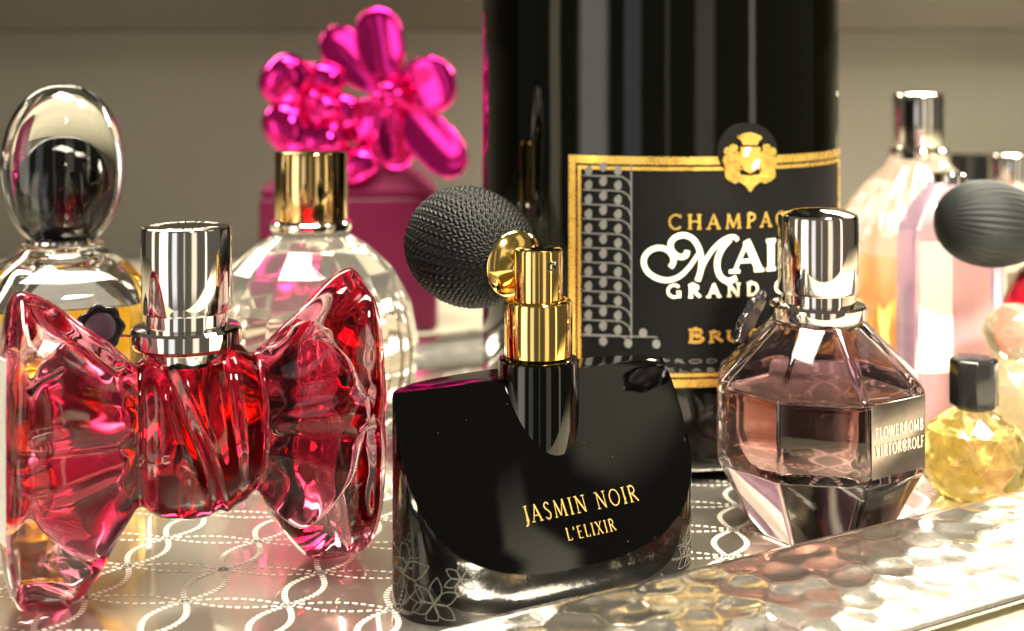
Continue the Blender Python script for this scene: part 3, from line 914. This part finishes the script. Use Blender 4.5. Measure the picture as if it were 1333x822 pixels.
# plaque on the right front facet
fa = ROT8 + R_(22.5)          # facet normal direction
apo = OR * math.cos(PI / 8)
fnr = Vector((math.cos(fa), math.sin(fa), 0)); ftg = Vector((-fnr.y, fnr.x, 0))
def on_plq(x, z, k=0, base=.0006): q = fnr * (apo + base + k * 3e-6) + ftg * x; return Vector((q.x, q.y, z))
bm = bmesh.new()
hw = OR * math.sin(PI / 8) - .0009
rings = [[on_plq(x, z, 0, b) for x, z in ((-hw, .0216), (hw, .0216), (hw, .0404), (-hw, .0404))] for b in (.00002, .0005)]
from_grid(bm, rings, True, True, True)
bevel_sharp(bm, .0002, 2)
plq = obj('plaque', bm, surf('brushed_plaque', (.34, .285, .26), .22, 1.0, rvar=.04, rscale=150), fb, ang=25)
bm = bmesh.new()
write(bm, 'FLOWERBOMB', .0030, on_plq, -hw + .0012, hw - .0010, .0316, T=.12, t=.10, serif=False, track=.16)
write(bm, 'VIKTOR&ROLF', .0030, on_plq, -hw + .0012, hw - .0010, .0272, T=.12, t=.10, serif=False, track=.16, lift=60)
obj('lettering', bm, surf('pale_gold_lettering', (.55, .46, .34), .4, .3), plq, recalc=False)
ivf = fb.matrix_world.inverted()
sp = ivf @ at(976, 413, .338)
sd = (Matrix.Rotation(-fb.rotation_euler.z, 3, 'Z') @ Vector((-.80, .42, .42))).normalized()
seal(fb, Matrix.Translation(sp) @ sd.to_track_quat('Z', 'Y').to_matrix().to_4x4(), .0074)
bm = tube([ivf @ at(1003, 393, .3385), ivf @ at(1014, 395, .341), ivf @ at(1026, 398, .345)], .0005, 8)
obj('seal_wire', bm, M['chrome'], fb)

# ================================================================== AMBER BOTTLE WITH OVAL STOPPER
AP = at(82, 300, .405); AP.z = 0
am = thing('stopper_bottle', 'square amber perfume bottle with tall clear oval glass stopper', 'perfume bottle', AP, R_(24))
def rsq(h, r, n=10):
    out = []
    for (sx, sy, a0) in ((1, 1, 0), (-1, 1, 90), (-1, -1, 180), (1, -1, 270)):
        for i in range(n + 1):
            a = R_(a0 + 90 * i / n); out.append((sx * (h - r) + r * math.cos(a), sy * (h - r) + r * math.sin(a)))
    return out
def sq_stack(layers, bm=None):
    bm = bm or bmesh.new()
    from_grid(bm, [[(x, y, z) for x, y in rsq(h, r)] for h, r, z in layers], True, True, True)
    return bm
bm = sq_stack([(.0232, .004, 0), (.0250, .006, .0015), (.0250, .006, .0520), (.0246, .007, .0560), (.0225, .009, .0610), (.0185, .010, .0650), (.0140, .0115, .0680), (.0120, .0115, .0700), (.0120, .0115, .0712)])
obj('glass_body', bm, M['clear_wavy'], am, ang=50)
bm = sq_stack([(.0195, .005, .006), (.0208, .006, .0075), (.0208, .006, .0525), (.0206, .006, .0535)])
obj('liquid', bm, M['amber'], am, ang=50)
bm = sq_stack([(.0205, .006, .0538), (.0195, .007, .0555), (.0150, .009, .0605), (.0100, .0085, .0640)])
obj('inner_space', bm, glass('inner_air', .667), am, ang=50)
def ellips(rx, ry, rz, zc, lo=-1.0, nu=40, nth=64, pw=1.0):
    bm = bmesh.new(); rings = []
    u0 = math.acos(-lo) if lo > -1 else 0.03
    for i in range(nu + 1):
        u = u0 + (PI - .03 - u0) * i / nu
        z = -math.cos(u); r = math.sin(u) ** pw
        rings.append([(rx * r * math.cos(2 * PI * j / nth), ry * r * math.sin(2 * PI * j / nth), zc + rz * z) for j in range(nth)])
    from_grid(bm, rings, True, True, True)
    return bm
bm = ellips(.0183, .0135, .0256, .0945, -.93, pw=.85)
st = obj('stopper', bm, M['clear'], am, ang=60)
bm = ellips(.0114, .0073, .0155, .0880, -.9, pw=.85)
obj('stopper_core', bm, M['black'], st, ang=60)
bm = revolve([(0, .0711), (.0105, .0711), (.0110, .0716), (.0108, .0724), (0, .0724)], 40)
obj('neck_ring', bm, M['chrome'], am)

# ================================================================== CUT-GLASS GLOBE WITH GOLD CAP
GP = at(405, 300, .425); GP.z = 0
gb = thing('globe_bottle', 'round cut-glass perfume bottle with shiny gold cap', 'perfume bottle', GP, R_(8))
def facet_globe(layers, n, twist=True, bm=None):
    bm = bm or bmesh.new()
    rings = []
    for i, (r, z) in enumerate(layers):
        o_ = (PI / n) if (twist and i % 2) else 0
        rings.append([bm.verts.new((r * math.cos(o_ + 2 * PI * j / n), r * math.sin(o_ + 2 * PI * j / n), z)) for j in range(n)])
    for i in range(len(rings) - 1):
        a, b = rings[i], rings[i + 1]
        for j in range(n):
            k = (j + 1) % n
            if twist:
                if i % 2 == 0:
                    bm.faces.new((a[j], a[k], b[j])); bm.faces.new((a[k], b[k], b[j]))
                else:
                    bm.faces.new((a[j], b[k], b[j])); bm.faces.new((a[j], a[k], b[k]))
            else: bm.faces.new((a[j], a[k], b[k], b[j]))
    bm.faces.new(list(reversed(rings[0]))); bm.faces.new(rings[-1])
    return bm
bm = facet_globe([(.0200, 0), (.0290, .008), (.0338, .021), (.0350, .036), (.0325, .049), (.0265, .060), (.0180, .0680), (.0125, .0712), (.0120, .0728)], 16, False)
bevel_sharp(bm, .0004, 1, 8)
obj('glass_body', bm, M['cut'], gb, ang=6)
bm = revolve([(0, .008), (.016, .008), (.0245, .016), (.0275, .030), (.0262, .044), (.0240, .0500), (0, .0500)], 48)
obj('liquid', bm, M['pale_liquid'], gb)
bm = revolve([(0, .0727), (.0128, .0727), (.0132, .0733), (.0132, .0752), (.0127, .0757), (0, .0757)], 48)
obj('collar', bm, M['chrome'], gb)
bm = revolve(cap_profile(.0118, .0756, .0984, .0009, .0004), 56)
obj('cap', bm, M['gold_dark'], gb)

# ================================================================== MAGENTA BOX WITH METALLIC FLOWER
PZ = .640
PP = at(455, 300, PZ); PP.z = -0.0016
pk = thing('flower_box', 'deep magenta box topped with shiny metallic pink flowers', 'perfume box', PP, R_(6))
sc_ = PZ / F
hwb = 113 * sc_
ztb = CAMH - (252 - HZ) * sc_ + .0016
bm = bmesh.new()
bmesh.ops.create_cube(bm, size=1.0)
for v in bm.verts: v.co = Vector((v.co.x * 2 * hwb, v.co.y * 2 * hwb * .62 + .010, ztb * (v.co.z + .5)))
bevel_sharp(bm, .0035, 4)
obj('box_body', bm, M['magenta'], pk, ang=30)
bm = bmesh.new()
rings = []
for h_, z in ((hwb * .98, ztb), (hwb * .99, ztb + .003), (hwb * .80, ztb + .010), (hwb * .42, ztb + .018), (.008, ztb + .022)):
    rings.append([(x, y * .62 + .010, z) for x, y in rsq(h_, min(.006, h_ * .5))])
from_grid(bm, rings, True, True, True)
obj('sloped_lid', bm, M['petal_lid'], pk, ang=30)
ivp = pk.matrix_world.inverted()
def petal(c_px, tip_px, width_px, dz=0.0, cup=.42, tilt=0.0, thick=.16):
    """spoon petal from the flower centre to its tip, both given as photograph pixels at the flower's depth"""
    a = at(*c_px, PZ - .012 + .0); b = at(*tip_px, PZ - .012 + dz)
    a = ivp @ a; b = ivp @ b
    L_ = (b - a).length; t = (b - a) / L_
    fwd = (ivp.to_3x3() @ Vector((0, -1, tilt))).normalized()
    side = t.cross(fwd).normalized(); nrm = side.cross(t).normalized()
    w = width_px * .95 * sc_ / 2
    bm = bmesh.new(); rings = []
    n = 26
    for i in range(n + 1):
        f = i / n
        u = PI * f
        x = L_ * (.5 - .5 * math.cos(u))
        g = (x / L_)
        hw_ = w * max(.03, (1 - abs(2 * g ** 1.25 - 1) ** 2.8)) ** .5 * (.62 + .38 * sm(g, 0, .55))
        ring = []
        for j in range(28):
            q = 2 * PI * j / 28
            yy = hw_ * math.cos(q)
            zz = hw_ * thick * math.sin(q) * 2
            # rolled edge and hollow middle
            zz += cup * w * ((yy / w) ** 2) - cup * w * .4 * math.sin(PI * g)
            p = a + t * x + side * yy + nrm * zz
            ring.append(p)
        rings.append(ring)
    from_grid(bm, rings, True, True, True)
    return obj('petal', bm, M['petal'], pk, ang=70)
fc = (505, 128)
petal(fc, (488, 10), 66)
petal(fc, (424, 40), 60, .008)
petal(fc, (592, 100), 78, -.010, .25)
petal((515, 130), (602, 226), 62, -.012)
petal((505, 125), (520, 222), 50, .004)
petal((500, 130), (440, 175), 52, .006)
fc2 = (415, 138)
petal(fc2, (346, 84), 74, -.006, .2, 0, .4)
petal(fc2, (350, 186), 76, -.006, .2, 0, .4)
petal(fc2, (420, 206), 62, -.008, .2, 0, .4)
petal(fc2, (428, 82), 60, .004, .2, 0, .4)
petal(fc2, (470, 150), 48, .0, .2, 0, .4)
petal((450, 190), (480, 235), 56, .0, .2, 0, .4)
def bead(px, py, r_px, dz):
    c = ivp @ at(px, py, PZ + dz)
    bm = bmesh.new()
    bmesh.ops.create_icosphere(bm, subdivisions=3, radius=r_px * sc_, matrix=Matrix.Translation(c))
    return obj('flower_bead', bm, M['petal'], pk, ang=80)
for px, py, r_px in ((505, 118, 13), (492, 128, 9), (518, 125, 9), (505, 138, 10), (425, 140, 16), (408, 128, 11), (412, 150, 11)):
    bead(px, py, r_px, -.024)
# stalk that carries the flowers
bm = tube([ivp @ at(470, 236, PZ + .006), ivp @ at(478, 190, PZ), ivp @ at(500, 135, PZ - .008)], .006, 14)
obj('stalk', bm, M['petal'], pk)
bm = tube([ivp @ at(462, 232, PZ + .006), ivp @ at(440, 190, PZ), ivp @ at(418, 142, PZ - .008)], .005, 14)
obj('stalk', bm, M['petal'], pk)

# ================================================================== BACKGROUND BOTTLES ON THE RIGHT
# fluted bottle
Q = at(1195, 300, .540); Q.z = 0
fl = thing('fluted_bottle', 'fluted clear glass perfume bottle with slim silver cap and orange liquid', 'perfume bottle', Q, 0)
flute = lambda a, z: 1 + .045 * math.cos(16 * a) * sm(z, .002, .01) * (1 - sm(z, .080, .086))
bm = revolve([(0, 0), (.024, 0), (.029, .003), (.0325, .014), (.0330, .040), (.0318, .055), (.0275, .068), (.020, .078), (.0135, .085), (.0115, .088), (0, .088)], 192, fr=flute)
obj('glass_body', bm, M['fluted'], fl, ang=70)
bm = revolve([(0, .006), (.022, .006), (.0265, .014), (.0272, .040), (.0268, .050), (0, .050)], 64)
obj('liquid', bm, M['orange'], fl)
bm = revolve([(0, .0879), (.0118, .0879), (.0122, .0886), (.0122, .0915), (.0115, .0922), (0, .0922)], 48)
obj('collar', bm, M['chrome'], fl)
bm = revolve(cap_profile(.0103, .0921, .1150, .0012, .0006), 48)
obj('cap', bm, M['chrome'], fl)
# lilac bottle
Q = at(1236, 300, .452); Q.z = 0
li = thing('lilac_bottle', 'tall lilac frosted glass bottle with sloping shoulders and white paper label', 'perfume bottle', Q, R_(6))
bm = bmesh.new()
rings = []
for h_, z in ((.0145, 0), (.0158, .0012), (.0158, .066), (.0150, .071), (.0110, .0795), (.0075, .0845), (.0060, .0858)):
    rings.append([(x, y * .62, z) for x, y in rsq(h_, min(.004, h_ * .5))])
from_grid(bm, rings, True, True, True)
obj('glass_body', bm, M['lilac'], li, ang=40)
bm = revolve([(0, .0857), (.0056, .0857), (.0056, .0885), (.0050, .0890), (0, .0890)], 32)
obj('crimped_neck', bm, M['chrome'], li)
bm = bmesh.new()
x0, x1, z0, z1, yf = -.0150, -.0036, .0225, .0665, -.0158 * .62
rings = [[(x0, y, z0), (x1, y, z0), (x1, y, z1), (x0, y, z1)] for y in (yf - .00002, yf - .0003)]
from_grid(bm, rings, True, True, True)
obj('label', bm, M['paper'], li)
# ruby bottle with ribbed bulb
Q = at(1378, 300, .470); Q.z = 0
ru = thing('ruby_atomiser', 'ruby red glass perfume bottle with black ribbed squeeze bulb', 'perfume bottle', Q, 0)
bm = facet_globe([(.014, 0), (.0195, .006), (.0210, .022), (.0195, .040), (.0140, .052), (.0075, .057), (.0072, .062)], 12, False)
bevel_sharp(bm, .0005, 2, 8)
obj('glass_body', bm, M['red'], ru, ang=10)
bm = revolve([(0, .0615), (.0078, .0615), (.0082, .0622), (.0082, .074), (.0060, .0745), (.0060, .088), (.0055, .0886), (0, .0888)], 40)
obj('sprayer', bm, M['gold_dark'], ru)
ivr = ru.matrix_world.inverted()
bc = ivr @ at(1291, 292, .420)
tgt = Vector((0, 0, .081))
ax = (bc - tgt).normalized()
bm = transform(revolve([(0, -.004), (.0020, -.004), (.0022, (bc - tgt).length - .024), (.0055, (bc - tgt).length - .018), (0, (bc - tgt).length - .0165)], 24), Matrix.Translation(tgt) @ ax.to_track_quat('Z', 'Y').to_matrix().to_4x4())
obj('bulb_stem', bm, M['gold_dark'], ru)
ax2 = (Vector((-.97, -.1, .10))).normalized()
bm = bmesh.new(); rings = []
for i in range(49):
    u = .06 + (PI - .12) * i / 48
    r = math.sin(u) ** .9 * .0138 * (1 - .06 * math.cos(u))
    rings.append([(r * math.cos(2 * PI * j / 240) * (1 + .014 * math.cos(40 * 2 * PI * j / 240)), r * math.sin(2 * PI * j / 240) * (1 + .014 * math.cos(40 * 2 * PI * j / 240)), -math.cos(u) * .0182) for j in range(240)])
from_grid(bm, rings, True, True, True)
obj('ribbed_bulb', transform(bm, Matrix.Translation(bc) @ ax2.to_track_quat('Z', 'Y').to_matrix().to_4x4()), M['bulb'], ru, ang=80)
# small yellow bottle
Q = at(1268, 300, .382); Q.z = 0
ye = thing('mini_bottle', 'miniature yellow perfume bottle with black octagonal cap', 'perfume bottle', Q, R_(10))
bm = facet_globe([(.0095, 0), (.0142, .005), (.0160, .0125), (.0138, .0200), (.0075, .0245), (.0052, .0258), (.0052, .0268)], 10, True)
bevel_sharp(bm, .0004, 2, 8)
obj('glass_body', bm, M['gold_glass'], ye, ang=10)
bm = revolve([(0, .0025), (.0075, .0025), (.0110, .0065), (.0124, .0125), (.0108, .0190), (.0090, .0206), (0, .0206)], 40)
obj('liquid', bm, M['yellow_liq'], ye)
bm = prism_stack([(.0066, .0266), (.0070, .0270), (.0070, .0398), (.0062, .0406)], 8, R_(22.5))
bevel_sharp(bm, .0004, 2, 20)
obj('cap', bm, M['black_plastic'], ye, ang=25)
# pebble-stoppered bottle
Q = at(1326, 300, .418); Q.z = 0
go = thing('pebble_bottle', 'pale golden faceted bottle with pebble-shaped glass stopper beside the black-capped miniature', 'perfume bottle', Q, R_(-12))
bm = facet_globe([(.0110, 0), (.0150, .006), (.0165, .016), (.0150, .026), (.0100, .031), (.0075, .0325)], 9, True)
bevel_sharp(bm, .0004, 2, 8)
obj('glass_body', bm, M['pebble'], go, ang=10)
bm = revolve([(0, .003), (.0085, .003), (.0125, .008), (.0135, .016), (.0122, .023), (0, .0232)], 40)
obj('liquid', bm, M['yellow_liq'], go)
bm = facet_globe([(.0070, .0325), (.0102, .0360), (.0115, .0410), (.0098, .0460), (.0055, .0492)], 8, True)
bevel_sharp(bm, .0004, 2, 8)
obj('stopper', bm, M['pebble'], go, ang=10)
# two little bottles at the back
Q = at(1265, 300, .640); Q.z = 0
k1 = thing('slim_bottle', 'slim bottle with square black cap behind the ribbed bulb', 'perfume bottle', Q, R_(10))
bm = sq_stack([(.0115, .002, 0), (.0122, .003, .001), (.0122, .003, .058), (.0090, .003, .064), (.0050, .003, .067), (.0050, .003, .070)])
obj('glass_body', bm, M['lilac'], k1, ang=40)
bm = sq_stack([(.0074, .0012, .0700), (.0077, .0014, .0704), (.0077, .0014, .0826), (.0070, .0012, .0834)])
obj('cap', bm, M['black_plastic'], k1, ang=30)
Q = at(1316, 300, .600); Q.z = 0
k2 = thing('flacon', 'clear flacon with broad silver cap behind the ribbed bulb', 'perfume bottle', Q, R_(10))
bm = revolve([(0, 0), (.014, 0), (.0165, .002), (.0168, .050), (.0150, .058), (.0105, .063), (.0100, .066), (0, .066)], 48)
obj('glass_body', bm, M['clear'], k2)
bm = revolve([(0, .003), (.0128, .003), (.0140, .005), (.0140, .042), (0, .042)], 40)
obj('liquid', bm, M['pale_liquid'], k2)
bm = revolve(cap_profile(.0100, .0658, .0862, .0010, .0004), 48)
obj('cap', bm, M['chrome'], k2)
